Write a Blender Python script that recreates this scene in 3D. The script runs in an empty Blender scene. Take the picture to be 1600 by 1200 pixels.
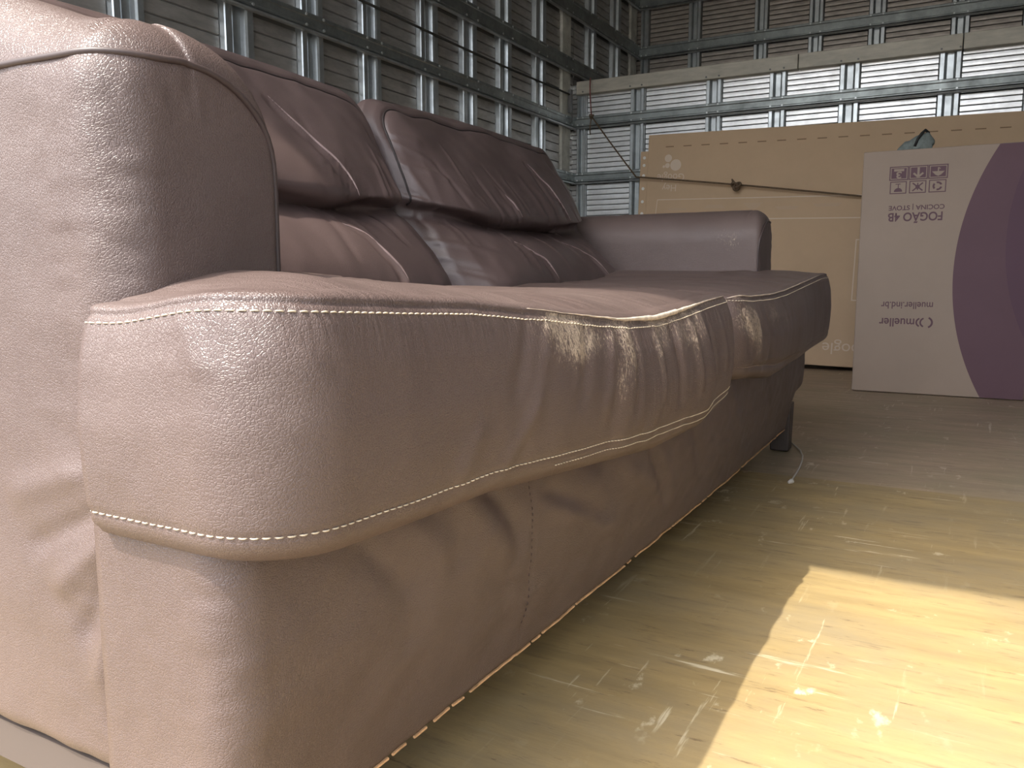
import bpy, math, random
import numpy as np
from mathutils import Vector, Matrix

# ------------------------------------------------------------------ camera, light, exposure
scene = bpy.context.scene
COL = scene.collection
random.seed(4)
rng = np.random.default_rng(4)
CAM_H = 0.46
F_PX = 1285.9
YAW, PITCH = math.radians(29.195), math.radians(7.346)
cam = bpy.data.cameras.new('camera')
cam.sensor_fit = 'HORIZONTAL'
cam.sensor_width = 36.0
cam.lens = F_PX / 1600.0 * 36.0
cam.clip_start = 0.01
cam_ob = bpy.data.objects.new('camera', cam)
COL.objects.link(cam_ob)
cam_ob.location = (0, 0, CAM_H)
cam_ob.rotation_euler = (math.pi / 2 - PITCH, 0, YAW)
scene.camera = cam_ob

SUN = Vector((0.30, 0.53, -1.0)).normalized()      # direction the sunlight travels
world = bpy.data.worlds.new('sky')
scene.world = world
world.use_nodes = True
wn = world.node_tree
sky = wn.nodes.new('ShaderNodeTexSky')
sky.sky_type = 'NISHITA'
sky.sun_disc = False
sky.sun_elevation = math.asin(-SUN.z)
sky.sun_rotation = math.atan2(-SUN.x, -SUN.y)
sky.dust_density = 4.0
sky.air_density = 1.0
hs = wn.nodes.new('ShaderNodeHueSaturation')             # hazy, milky sky
hs.inputs['Saturation'].default_value = 0.45
wn.links.new(sky.outputs[0], hs.inputs['Color'])
wn.links.new(hs.outputs[0], wn.nodes['Background'].inputs[0])
wn.nodes['Background'].inputs[1].default_value = 0.90
sl = bpy.data.lights.new('sun', 'SUN')
sl.energy = 7.6
sl.angle = 0.0093
sl.color = (1.0, 0.94, 0.83)
so = bpy.data.objects.new('sun', sl)
COL.objects.link(so)
so.location = (-3, -5, 9)
so.rotation_euler = SUN.to_track_quat('-Z', 'Y').to_euler()

scene.view_settings.view_transform = 'Standard'
scene.view_settings.look = 'None'
scene.view_settings.gamma = 1.0
scene.view_settings.use_curve_mapping = False
scene.view_settings.exposure = -0.27

# ------------------------------------------------------------------ helpers
def tag(o, label=None, cat=None, group=None, kind=None):
    if label: o['label'] = label
    if cat: o['category'] = cat
    if group: o['group'] = group
    if kind: o['kind'] = kind
    return o

def link(name, me, mat=None, parent=None):
    o = bpy.data.objects.new(name, me)
    COL.objects.link(o)
    if mat is not None and me is not None and not me.materials:
        me.materials.append(mat)
    if parent is not None:
        o.parent = parent
    return o

def empty(name, loc):
    o = bpy.data.objects.new(name, None)
    COL.objects.link(o)
    o.location = loc
    o.empty_display_size = 0.1
    return o

def mesh_from(verts, faces, smooth=False, name='mesh'):
    me = bpy.data.meshes.new(name)
    me.from_pydata([tuple(map(float, v)) for v in verts], [], faces)
    if smooth:
        me.polygons.foreach_set('use_smooth', [True] * len(me.polygons))
    me.update()
    return me

class MB:
    """collects boxes / prisms into one mesh"""
    def __init__(s): s.v = []; s.f = []
    def add(s, vs, fs):
        n = len(s.v); s.v += [tuple(v) for v in vs]; s.f += [tuple(i + n for i in f) for f in fs]
    def box(s, x0, x1, y0, y1, z0, z1):
        s.add([(x0,y0,z0),(x1,y0,z0),(x1,y1,z0),(x0,y1,z0),(x0,y0,z1),(x1,y0,z1),(x1,y1,z1),(x0,y1,z1)],
              [(0,3,2,1),(4,5,6,7),(0,1,5,4),(1,2,6,5),(2,3,7,6),(3,0,4,7)])
    def prism(s, poly, fn, a0, a1):
        """poly: list of 2d points, extruded from a0 to a1, fn(p, q, a)->xyz"""
        n = len(poly)
        vs = [fn(p, q, a0) for p, q in poly] + [fn(p, q, a1) for p, q in poly]
        fs = [tuple(range(n))[::-1], tuple(range(n, 2 * n))]
        fs += [(i, (i + 1) % n, n + (i + 1) % n, n + i) for i in range(n)]
        s.add(vs, fs)
    def tube(s, pts, r, n=8, cap=True):
        pts = [Vector(p) for p in pts]
        rs = r if isinstance(r, (list, tuple)) else [r] * len(pts)
        base = len(s.v); up = None
        for i, p in enumerate(pts):
            t = (pts[min(i + 1, len(pts) - 1)] - pts[max(i - 1, 0)]).normalized()
            if up is None:
                up = t.orthogonal().normalized()
            up = (up - t * up.dot(t)).normalized()
            w = t.cross(up)
            for k in range(n):
                a = 2 * math.pi * k / n
                s.v.append(tuple(p + (up * math.cos(a) + w * math.sin(a)) * rs[i]))
        for i in range(len(pts) - 1):
            for k in range(n):
                s.f.append((base + i*n + k, base + i*n + (k+1) % n, base + (i+1)*n + (k+1) % n, base + (i+1)*n + k))
        if cap:
            s.f.append(tuple(base + k for k in range(n))[::-1])
            s.f.append(tuple(base + (len(pts)-1)*n + k for k in range(n)))
    def mesh(s, smooth=False, name='mesh'): return mesh_from(s.v, s.f, smooth, name)
    def build(s, name, mat, parent=None, smooth=False):
        return link(name, s.mesh(smooth, name), mat, parent)

def bevel(o, w, seg=2):
    m = o.modifiers.new('bevel', 'BEVEL'); m.width = w; m.segments = seg; m.limit_method = 'ANGLE'
    return o

def interp(x, pts):
    xs, ys = zip(*pts)
    return np.interp(x, xs, ys)

def sm(t):
    t = np.clip(t, 0, 1); return t * t * (3 - 2 * t)

def vnoise(P, scale, seed=0):
    """vectorised value noise, -1..1"""
    q = np.asarray(P) * scale + seed * 17.31 + 1000.0
    i = np.floor(q).astype(np.int64); f = q - i; f = f * f * (3 - 2 * f)
    def h(a, b, c):
        n = (a * 73856093) ^ (b * 19349663) ^ (c * 83492791) ^ (seed * 2654435)
        n = (n ^ (n >> 13)) * 1274126177 & 0x7fffffff
        n = (n ^ (n >> 16)) & 0xffff
        return n / 32767.5 - 1.0
    x, y, z = i[..., 0], i[..., 1], i[..., 2]; u, v, w = f[..., 0], f[..., 1], f[..., 2]
    def l(a, b, t): return a + (b - a) * t
    return l(l(l(h(x,y,z),h(x+1,y,z),u), l(h(x,y+1,z),h(x+1,y+1,z),u), v),
             l(l(h(x,y,z+1),h(x+1,y,z+1),u), l(h(x,y+1,z+1),h(x+1,y+1,z+1),u), v), w)

def fold(A, B, p0, p1, width, amp, skew=0.0):
    """a gaussian ridge (amp>0) or valley (amp<0) along a segment in the plane (A,B)"""
    p0 = np.array(p0); p1 = np.array(p1); d = p1 - p0; L = np.hypot(*d); d = d / L
    t = ((A - p0[0]) * d[0] + (B - p0[1]) * d[1]) / L
    n = -(A - p0[0]) * d[1] + (B - p0[1]) * d[0] + skew * 4 * t * (1 - t)
    w = width * (0.6 + 0.4 * np.clip(t, 0, 1))
    e = np.exp(-(n / w) ** 2) * sm((t + 0.12) / 0.3) * sm((1.12 - t) / 0.3)
    return amp * e

# ------------------------------------------------------------------ materials
def new_mat(name):
    m = bpy.data.materials.new(name); m.use_nodes = True
    nt = m.node_tree
    return m, nt, nt.nodes['Principled BSDF']

def N(nt, t, **kw):
    n = nt.nodes.new(t)
    for k, v in kw.items():
        if k.startswith('i_'):
            key = k[2:]
            n.inputs[int(key) if key.isdigit() else key.replace('_', ' ')].default_value = v
        else: setattr(n, k, v)
    return n

def ramp(nt, stops):
    r = nt.nodes.new('ShaderNodeValToRGB')
    e = r.color_ramp.elements
    while len(e) < len(stops): e.new(0.5)
    for k, (p, c) in enumerate(stops):
        e[k].position = p
        e[k].color = c if len(c) == 4 else (*c, 1)
    return r

def coords(nt, scale=(1, 1, 1), rot=(0, 0, 0)):
    tc = nt.nodes.new('ShaderNodeTexCoord'); mp = nt.nodes.new('ShaderNodeMapping')
    mp.inputs['Scale'].default_value = scale; mp.inputs['Rotation'].default_value = rot
    nt.links.new(tc.outputs['Object'], mp.inputs['Vector'])
    return mp

def simple(name, col, rough=0.6, metal=0.0, noise=0.0, nscale=8.0, spec=0.5, bump=0.0, stretch=(1,1,1)):
    m, nt, b = new_mat(name)
    b.inputs['Roughness'].default_value = rough
    b.inputs['Metallic'].default_value = metal
    b.inputs['Specular IOR Level'].default_value = spec
    b.inputs['Base Color'].default_value = (*col, 1)
    if noise:
        mp = coords(nt, stretch)
        n = N(nt, 'ShaderNodeTexNoise', i_Scale=nscale, i_Detail=6.0, i_Roughness=0.65)
        nt.links.new(mp.outputs[0], n.inputs['Vector'])
        r = ramp(nt, [(0.28, tuple(c * (1 - noise) for c in col)), (0.72, tuple(min(1, c * (1 + noise)) for c in col))])
        nt.links.new(n.outputs['Fac'], r.inputs[0]); nt.links.new(r.outputs[0], b.inputs['Base Color'])
        if bump:
            bp = N(nt, 'ShaderNodeBump', i_Strength=bump, i_Distance=0.002)
            nt.links.new(n.outputs['Fac'], bp.inputs['Height']); nt.links.new(bp.outputs[0], b.inputs['Normal'])
    return m

def leather(name, c0, c1, grain=0.45):
    m, nt, b = new_mat(name); L = nt.links
    tc = coords(nt)
    big = N(nt, 'ShaderNodeTexNoise', i_Scale=5.0, i_Detail=4.0); L.new(tc.outputs[0], big.inputs['Vector'])
    cr = ramp(nt, [(0.3, c0), (0.7, c1)]); L.new(big.outputs['Fac'], cr.inputs[0])
    # grain: small cells with creases between them, slightly warped
    wn_ = N(nt, 'ShaderNodeTexNoise', i_Scale=60.0, i_Detail=3.0); L.new(tc.outputs[0], wn_.inputs['Vector'])
    mixv = N(nt, 'ShaderNodeMixRGB', i_Fac=0.006); mixv.blend_type = 'ADD'; mixv.inputs[0].default_value = 0.008
    L.new(tc.outputs[0], mixv.inputs[1]); L.new(wn_.outputs['Color'], mixv.inputs[2])
    vo = N(nt, 'ShaderNodeTexVoronoi', feature='DISTANCE_TO_EDGE', i_Scale=460.0); L.new(mixv.outputs[0], vo.inputs['Vector'])
    vr = ramp(nt, [(0.0, (0, 0, 0)), (0.16, (1, 1, 1))]); L.new(vo.outputs['Distance'], vr.inputs[0])
    fine = N(nt, 'ShaderNodeTexNoise', i_Scale=110.0, i_Detail=5.0, i_Roughness=0.6); L.new(tc.outputs[0], fine.inputs['Vector'])
    hsum = N(nt, 'ShaderNodeMath', operation='MULTIPLY_ADD'); hsum.inputs[1].default_value = 0.5
    L.new(vr.outputs[0], hsum.inputs[0]); L.new(fine.outputs['Fac'], hsum.inputs[2])
    # worn patches: pale flecks where the "wear" attribute is high
    at = N(nt, 'ShaderNodeAttribute', attribute_name='wear')
    wmap = coords(nt, (1, 1, 0.45))
    fl = N(nt, 'ShaderNodeTexNoise', i_Scale=330.0, i_Detail=6.0, i_Roughness=0.9); L.new(wmap.outputs[0], fl.inputs['Vector'])
    cl = N(nt, 'ShaderNodeTexNoise', i_Scale=24.0, i_Detail=3.0, i_Roughness=0.6); L.new(wmap.outputs[0], cl.inputs['Vector'])
    flc = N(nt, 'ShaderNodeMath', operation='MULTIPLY_ADD'); flc.inputs[1].default_value = 2.2; flc.inputs[2].default_value = -0.6; L.new(fl.outputs['Fac'], flc.inputs[0])
    a1 = N(nt, 'ShaderNodeMath', operation='MULTIPLY_ADD'); a1.inputs[1].default_value = 0.62
    L.new(at.outputs['Fac'], a1.inputs[0]); L.new(flc.outputs[0], a1.inputs[2])
    a2 = N(nt, 'ShaderNodeMath', operation='MULTIPLY_ADD'); a2.inputs[1].default_value = 0.38
    L.new(cl.outputs['Fac'], a2.inputs[0]); L.new(a1.outputs[0], a2.inputs[2])
    wr = ramp(nt, [(0.55, (0, 0, 0)), (0.615, (1, 1, 1))])
    a3 = N(nt, 'ShaderNodeMath', operation='MULTIPLY'); a3.inputs[1].default_value = 0.5
    L.new(a2.outputs[0], a3.inputs[0]); L.new(a3.outputs[0], wr.inputs[0])
    mx = N(nt, 'ShaderNodeMixRGB'); wf_ = N(nt, 'ShaderNodeMath', operation='MULTIPLY'); wf_.inputs[1].default_value = 0.8; L.new(wr.outputs[0], wf_.inputs[0]); L.new(wf_.outputs[0], mx.inputs[0]); L.new(cr.outputs[0], mx.inputs[1])
    mx.inputs[2].default_value = (0.56, 0.45, 0.34, 1)
    L.new(mx.outputs[0], b.inputs['Base Color'])
    rg = ramp(nt, [(0.3, (0.33,) * 3), (0.7, (0.44,) * 3)]); L.new(big.outputs['Fac'], rg.inputs[0])
    L.new(rg.outputs[0], b.inputs['Roughness'])
    ca = N(nt, 'ShaderNodeAttribute', attribute_name='crease')
    cm = coords(nt, (14, 120, 14))
    cn = N(nt, 'ShaderNodeTexNoise', i_Scale=1.0, i_Detail=5.0, i_Roughness=0.6, i_Distortion=0.6); L.new(cm.outputs[0], cn.inputs['Vector'])
    cmul = N(nt, 'ShaderNodeMath', operation='MULTIPLY'); L.new(ca.outputs['Fac'], cmul.inputs[0]); L.new(cn.outputs['Fac'], cmul.inputs[1])
    csum = N(nt, 'ShaderNodeMath', operation='MULTIPLY_ADD'); csum.inputs[1].default_value = 7.0
    L.new(cmul.outputs[0], csum.inputs[0]); L.new(hsum.outputs[0], csum.inputs[2])
    bp = N(nt, 'ShaderNodeBump', i_Strength=grain, i_Distance=0.0012)
    L.new(csum.outputs[0], bp.inputs['Height']); L.new(bp.outputs[0], b.inputs['Normal'])
    b.inputs['Specular IOR Level'].default_value = 0.5
    b.inputs['Sheen Weight'].default_value = 0.0
    b.inputs['Sheen Roughness'].default_value = 0.5
    return m

def metal(name, col, rough, vary=0.25, metalness=0.85, stretch=(3, 3, 3)):
    m, nt, b = new_mat(name); L = nt.links
    mp = coords(nt, stretch)
    n = N(nt, 'ShaderNodeTexNoise', i_Scale=4.0, i_Detail=8.0, i_Roughness=0.7); L.new(mp.outputs[0], n.inputs['Vector'])
    r = ramp(nt, [(0.3, tuple(c * (1 - vary) for c in col)), (0.7, tuple(min(1, c * (1 + vary * 0.6)) for c in col))])
    L.new(n.outputs['Fac'], r.inputs[0]); L.new(r.outputs[0], b.inputs['Base Color'])
    r2 = ramp(nt, [(0.3, (rough * 1.2,) * 3), (0.7, (rough * 0.85,) * 3)])
    L.new(n.outputs['Fac'], r2.inputs[0]); L.new(r2.outputs[0], b.inputs['Roughness'])
    b.inputs['Metallic'].default_value = metalness
    return m

def plywood(name, base, dark, light):
    m, nt, b = new_mat(name); L = nt.links
    mp = coords(nt, (1.6, 9.0, 1)); mp2 = coords(nt, (6, 42, 1)); mp3 = coords(nt)
    n1 = N(nt, 'ShaderNodeTexNoise', i_Scale=2.2, i_Detail=8.0, i_Roughness=0.65); L.new(mp.outputs[0], n1.inputs['Vector'])
    n2 = N(nt, 'ShaderNodeTexNoise', i_Scale=2.0, i_Detail=6.0, i_Roughness=0.7); L.new(mp2.outputs[0], n2.inputs['Vector'])
    n3 = N(nt, 'ShaderNodeTexNoise', i_Scale=3.0, i_Detail=5.0, i_Roughness=0.6); L.new(mp3.outputs[0], n3.inputs['Vector'])
    c1 = ramp(nt, [(0.3, tuple(c * 0.74 for c in base)), (0.7, tuple(c * 1.18 for c in base))]); L.new(n1.outputs['Fac'], c1.inputs[0])
    # dark grain streaks gathered in patches
    s1 = ramp(nt, [(0.55, (0, 0, 0)), (0.68, (1, 1, 1))]); L.new(n2.outputs['Fac'], s1.inputs[0])
    s2 = ramp(nt, [(0.40, (0, 0, 0)), (0.60, (1, 1, 1))]); L.new(n3.outputs['Fac'], s2.inputs[0])
    mu = N(nt, 'ShaderNodeMath', operation='MULTIPLY'); L.new(s1.outputs[0], mu.inputs[0]); L.new(s2.outputs[0], mu.inputs[1])
    mx = N(nt, 'ShaderNodeMixRGB'); L.new(mu.outputs[0], mx.inputs[0]); L.new(c1.outputs[0], mx.inputs[1]); mx.inputs[2].default_value = (*dark, 1)
    # grey trodden-in dirt in broad patches
    md = coords(nt, (1.0, 1.7, 1))
    nd = N(nt, 'ShaderNodeTexNoise', i_Scale=2.6, i_Detail=9.0, i_Roughness=0.72); L.new(md.outputs[0], nd.inputs['Vector'])
    rd = ramp(nt, [(0.42, (0, 0, 0)), (0.66, (0.75, 0.75, 0.75))]); L.new(nd.outputs['Fac'], rd.inputs[0])
    mdx = N(nt, 'ShaderNodeMixRGB'); L.new(rd.outputs[0], mdx.inputs[0]); L.new(mx.outputs[0], mdx.inputs[1]); mdx.inputs[2].default_value = (base[0] * 0.72, base[1] * 0.80, base[1] * 0.50, 1)
    # short dark splinter marks
    mk = coords(nt, (11, 52, 1), (0, 0, 0.06))
    nk = N(nt, 'ShaderNodeTexNoise', i_Scale=1.5, i_Detail=6.0, i_Roughness=0.75); L.new(mk.outputs[0], nk.inputs['Vector'])
    rk = ramp(nt, [(0.60, (0, 0, 0)), (0.70, (0.85, 0.85, 0.85))]); L.new(nk.outputs['Fac'], rk.inputs[0])
    mkx = N(nt, 'ShaderNodeMixRGB'); L.new(rk.outputs[0], mkx.inputs[0]); L.new(mdx.outputs[0], mkx.inputs[1]); mkx.inputs[2].default_value = (*dark, 1)
    # pale scuffs in two directions
    npm = N(nt, 'ShaderNodeTexNoise', i_Scale=4.5, i_Detail=2.0); L.new(mp3.outputs[0], npm.inputs['Vector'])
    rpm = ramp(nt, [(0.45, (0.08, 0.08, 0.08)), (0.62, (0.8, 0.8, 0.8))]); L.new(npm.outputs['Fac'], rpm.inputs[0])
    prev = mkx
    for k, (sc, rz) in enumerate((((3, 40, 1), 0.35), ((34, 2.2, 1), 0.12), ((14, 9, 1), 0.9))):
        mq = coords(nt, sc, (0, 0, rz))
        nq = N(nt, 'ShaderNodeTexNoise', i_Scale=1.7, i_Detail=5.0, i_Roughness=0.62); L.new(mq.outputs[0], nq.inputs['Vector'])
        rq = ramp(nt, [(0.625 - 0.01 * (k == 2), (0, 0, 0)), (0.68, (1, 1, 1))]); L.new(nq.outputs['Fac'], rq.inputs[0])
        fq = N(nt, 'ShaderNodeMath', operation='MULTIPLY'); L.new(rpm.outputs[0], fq.inputs[1]); L.new(rq.outputs[0], fq.inputs[0])
        m2 = N(nt, 'ShaderNodeMixRGB'); L.new(fq.outputs[0], m2.inputs[0]); L.new(prev.outputs[0], m2.inputs[1]); m2.inputs[2].default_value = (*light, 1)
        prev = m2
    L.new(prev.outputs[0], b.inputs['Base Color'])
    b.inputs['Roughness'].default_value = 0.48
    bp = N(nt, 'ShaderNodeBump', i_Strength=0.25, i_Distance=0.002); L.new(n2.outputs['Fac'], bp.inputs['Height']); L.new(bp.outputs[0], b.inputs['Normal'])
    return m

M = {}
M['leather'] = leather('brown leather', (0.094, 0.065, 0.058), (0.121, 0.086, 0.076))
M['leather_shaded'] = leather('shaded brown leather', (0.078, 0.053, 0.049), (0.104, 0.072, 0.067), 0.2)  # same leather, darkened to put shade into the back cushions
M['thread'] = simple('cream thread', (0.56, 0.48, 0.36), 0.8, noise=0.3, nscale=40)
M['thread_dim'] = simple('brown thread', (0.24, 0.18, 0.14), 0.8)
M['piping'] = simple('leather piping', (0.055, 0.037, 0.034), 0.5)
M['piping_dark'] = simple('dark seam piping', (0.022, 0.015, 0.014), 0.6)
M['worn_piping'] = simple('worn piping', (0.62, 0.52, 0.42), 0.6, noise=0.35, nscale=90)
M['pleat'] = simple('worn pleat highlight', (0.19, 0.135, 0.128), 0.5, noise=0.3, nscale=60)  # worn ridges, with their highlight put into the pale tone
M['lining'] = simple('lining', (0.05, 0.045, 0.045), 0.9)
M['hem'] = simple('hem edge', (0.52, 0.31, 0.16), 0.8, noise=0.4, nscale=30)  # pale tone paints the floor light caught by the lining edge
M['arm_board'] = simple('arm underside board', (0.085, 0.066, 0.056), 0.8)
M['legwood'] = simple('dark leg wood', (0.06, 0.045, 0.04), 0.5, noise=0.2, nscale=20)
M['galv'] = metal('galvanised steel', (0.50, 0.53, 0.54), 0.34)
M['rail'] = metal('grey steel rail', (0.30, 0.325, 0.32), 0.42, 0.3)
M['slat'] = metal('aluminium slat', (0.88, 0.88, 0.88), 0.36, 0.14)
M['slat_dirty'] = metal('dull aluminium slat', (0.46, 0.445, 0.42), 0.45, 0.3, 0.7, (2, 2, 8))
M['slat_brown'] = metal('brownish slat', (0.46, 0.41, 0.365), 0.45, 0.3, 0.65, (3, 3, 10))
M['plate'] = simple('cream corner plate', (0.62, 0.61, 0.54), 0.55, 0.2, 0.3, 14)
M['plank'] = simple('beige sill plate', (0.48, 0.45, 0.38), 0.55, 0.3, 0.2, 9, stretch=(1, 1, 4))
M['rivet'] = simple('rivet', (0.16, 0.16, 0.16), 0.5, 0.6)
M['rivet_light'] = simple('zinc rivet', (0.6, 0.62, 0.62), 0.4, 0.7)
M['backing'] = simple('dark sheet', (0.05, 0.05, 0.05), 0.7, 0.3)
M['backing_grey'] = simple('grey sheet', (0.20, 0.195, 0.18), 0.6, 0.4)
M['roof'] = simple('roof sheet', (0.75, 0.74, 0.71), 0.6, 0.2, 0.15, 5)
M['floor'] = plywood('worn plywood', (0.395, 0.288, 0.134), (0.12, 0.075, 0.042), (0.74, 0.66, 0.47))
M['floor_far'] = plywood('grey worn plywood', (0.40, 0.305, 0.215), (0.15, 0.11, 0.08), (0.68, 0.62, 0.52))
M['asphalt'] = simple('asphalt', (0.17, 0.165, 0.16), 0.9, 0, 0.25, 60)
M['card'] = simple('brown cardboard', (0.57, 0.41, 0.265), 0.75, 0, 0.07, 3, 0.3)
M['card_line'] = simple('pale print', (0.70, 0.58, 0.46), 0.75, 0, 0, 1, 0.3)
M['card_faint'] = simple('faint print', (0.57, 0.42, 0.29), 0.75, 0, 0, 1, 0.3)
M['card_dark'] = simple('cut edge', (0.26, 0.17, 0.10), 0.8)
M['card2'] = simple('grey cardboard', (0.40, 0.315, 0.255), 0.75, 0, 0.05, 3, 0.3)
M['purple'] = simple('purple print', (0.150, 0.085, 0.105), 0.6, 0, 0.06, 4, 0.3)
M['purple_dark'] = simple('deep purple print', (0.128, 0.070, 0.098), 0.6, 0, 0.05, 4, 0.3)
M['rope'] = simple('brown rope', (0.13, 0.085, 0.05), 0.9, 0, 0.3, 90)
M['rope_red'] = simple('red cord', (0.22, 0.06, 0.055), 0.8)
M['cord'] = simple('dark cord', (0.045, 0.045, 0.04), 0.7)
M['string'] = simple('white string', (0.58, 0.55, 0.50), 0.8)
M['rag'] = simple('grey rag', (0.20, 0.23, 0.22), 0.9, 0, 0.35, 40, bump=0.4)
M['strap'] = simple('black strap', (0.02, 0.02, 0.02), 0.7)
M['clip'] = simple('pale hole disc', (0.8, 0.78, 0.72), 0.5)  # pale tone of the bulkhead's brightness showing through the flap holes

# ------------------------------------------------------------------ truck shell
XL, XR = -2.138, 0.27          # rail faces of the side walls
YB, YA = 4.600, 5.642          # bulkhead rail face, over-cab end rail face
YR = -0.113                    # rear edge of roof and walls
ZR = 2.75                      # roof underside
DP = 0.042                     # depth of rail face in front of the sheet

ground = MB(); ground.box(-30, 30, -40, 12, -1.25, -1.15)
tag(ground.build('ground', M['asphalt']), 'grey asphalt ground outside the truck', 'ground', kind='structure')

fl = empty('floor', (-0.97, 2.3, 0)); tag(fl, 'worn tan plywood truck bed floor', 'floor', kind='structure')
def floor_sheet(y0, y1, mat, dz=0.0):
    b = MB(); b.box(XL - DP + 0.97, XR + DP + 0.97, y0 - 2.3, y1 - 2.3, -0.03, dz)
    return b.build('plywood_sheet', mat, fl)
floor_sheet(-0.14, 1.962, M['floor'])
tag(floor_sheet(1.964, YB + DP, M['floor_far'], -0.0015), 'greyer plywood sheet at the far end')
b = MB(); b.box(XL - 0.1 + 0.97, XR + 0.1 + 0.97, -0.18 - 2.3, YB + 0.1 - 2.3, -0.14, -0.031)
b.build('floor_frame', M['rail'], fl)

def mk_wall(name, label, S0, S1, fn, zlo, zhi, posts, rails, slat_rows, stuff_rows, slat_mat, plates=(), pitch=0.0292, org=(0,0,0), backing='backing'):
    """fn(s, d, z): wall point at length s, d in front of the sheet, height z"""
    org = Vector(org)
    def W(s, d, z):
        return tuple(Vector(fn(s, d, z)) - org)
    root = empty(name, org)
    tag(root, label, 'wall', kind='structure')
    b = MB(); b.prism([(S0, zlo), (S1, zlo), (S1, zhi), (S0, zhi)], lambda p, q, a: W(p, a, q), -0.02, 0.0)
    b.build('wall_sheet', M[backing], root)
    def cells():
        e = [S0] + [v for p in posts for v in p] + [S1]
        return [(e[i], e[i + 1]) for i in range(0, len(e), 2) if e[i + 1] - e[i] > 0.02]
    def add_slat(mb, s0, s1, z, h):
        g = 0.0011
        prof = [(0.0005, z + g), (0.006, z + g + 0.0025), (0.0066, z + h * 0.5), (0.006, z + h - g - 0.0025), (0.0005, z + h - g)]
        mb.prism(prof, lambda d, zz, a: W(a, d, zz), s0, s1)
    for (c0, c1) in cells():
        for (z0, z1) in slat_rows:
            n = max(1, round((z1 - z0) / pitch)); h = (z1 - z0) / n
            for k in range(n):
                mb = MB(); add_slat(mb, c0 + 0.002, c1 - 0.002, z0 + k * h, h)
                mb.build('slat', slat_mat, root)
    if stuff_rows:
        mb = MB()
        for (c0, c1) in cells():
            for (z0, z1) in stuff_rows:
                n = max(1, round((z1 - z0) / pitch)); h = (z1 - z0) / n
                for k in range(n): add_slat(mb, c0 + 0.002, c1 - 0.002, z0 + k * h, h)
        tag(mb.build('slat_rows', slat_mat, root), kind='stuff')
    # channel posts: two ridges with a recessed face between them
    for (p0, p1) in posts:
        w = p1 - p0
        if (p0, p1) in plates:
            mb = MB(); mb.prism([(p0, 0), (p1, 0), (p1, 0.022), (p0, 0.022)], lambda s, d, a: W(s, d, a), zlo, zhi)
            o = mb.build('corner_plate', M['plate'], root); continue
        r = 0.3 * w
        prof = [(p0, 0.0), (p0 + 0.003, 0.026), (p0 + 0.006, 0.030), (p0 + r * 0.8, 0.030), (p0 + r, 0.026), (p0 + r + 0.006, 0.010),
                (p1 - r - 0.006, 0.010), (p1 - r, 0.026), (p1 - r * 0.8, 0.030), (p1 - 0.006, 0.030), (p1 - 0.003, 0.026), (p1, 0.0)]
        mb = MB(); mb.prism(prof, lambda s, d, a: W(s, d, a), zlo, zhi)
        mb.build('post', M['galv'], root)
    for (z0, z1, mat) in rails:
        lip = 0.013
        prof = [(0.030, z0 + lip), (0.030, z1), (0.040, z1), (0.042, z1 - 0.003), (0.042, z1 - 0.014), (0.039, z1 - 0.018),
                (0.039, z0 + lip + 0.012), (0.042, z0 + lip + 0.008), (0.042, z0 + lip + 0.003), (0.038, z0 + lip)]
        mb = MB(); mb.prism(prof, lambda d, z, a: W(a, d, z), S0, S1)
        o = mb.build('rail', mat, root)
        mb = MB(); mb.prism([(0.030, z0), (0.030, z0 + lip - 0.004), (0.045, z0 + lip - 0.004), (0.047, z0 + 0.002), (0.044, z0)], lambda d, z, a: W(a, d, z), S0, S1)
        mb.build('rail_lip', M['galv'], o)
        mb = MB()
        for (p0, p1) in posts:
            for s in (p0 + 0.015, p1 - 0.015):
                for z in (z0 + 0.022, z1 - 0.008):
                    ring = [(0.0052 * math.cos(a), 0.0052 * math.sin(a)) for a in [k * math.pi / 3 for k in range(6)]]
                    mb.prism(ring, lambda p, q, a, s=s, z=z: W(s + p, a, z + q), 0.041, 0.0455)
        if posts: tag(mb.build('rivets', M['rivet_light'], o), kind='stuff')
    return root, W

LPOST = [(-0.09, 0.03), (0.10, 0.20), (0.45, 0.57), (0.83, 0.95), (1.20, 1.32), (1.56, 1.67), (1.96, 2.09), (2.31, 2.43), (2.65, 2.77), (3.04, 3.18), (3.38, 3.51), (3.72, 3.85), (4.11, 4.24), (4.46, 4.57)]
APOST = [(4.80, 4.93), (5.19, 5.33), (5.53, 5.64)]
R = M['rail']
RAILS_SIDE = [(0.38, 0.45, R), (0.70, 0.77, R), (1.016, 1.083, R), (1.334, 1.401, R), (1.649, 1.737, R), (1.967, 2.061, R), (2.29, 2.38, R), (2.62, 2.71, R)]
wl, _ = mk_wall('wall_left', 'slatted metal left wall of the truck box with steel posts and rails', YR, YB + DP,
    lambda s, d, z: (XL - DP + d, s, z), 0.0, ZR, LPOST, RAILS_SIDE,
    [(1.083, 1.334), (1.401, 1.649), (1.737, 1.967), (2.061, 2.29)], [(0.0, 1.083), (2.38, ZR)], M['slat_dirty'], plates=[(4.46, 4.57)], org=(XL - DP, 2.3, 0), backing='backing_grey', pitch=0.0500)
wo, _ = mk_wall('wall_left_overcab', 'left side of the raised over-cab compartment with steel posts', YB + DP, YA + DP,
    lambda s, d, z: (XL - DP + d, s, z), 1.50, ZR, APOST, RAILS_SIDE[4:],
    [(1.737, 1.967), (2.061, 2.29)], [(1.50, 1.737)], M['slat_dirty'], plates=[(5.53, 5.64)], org=(XL - DP, 5.1, 1.5), backing='backing_grey', pitch=0.0500)
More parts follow.
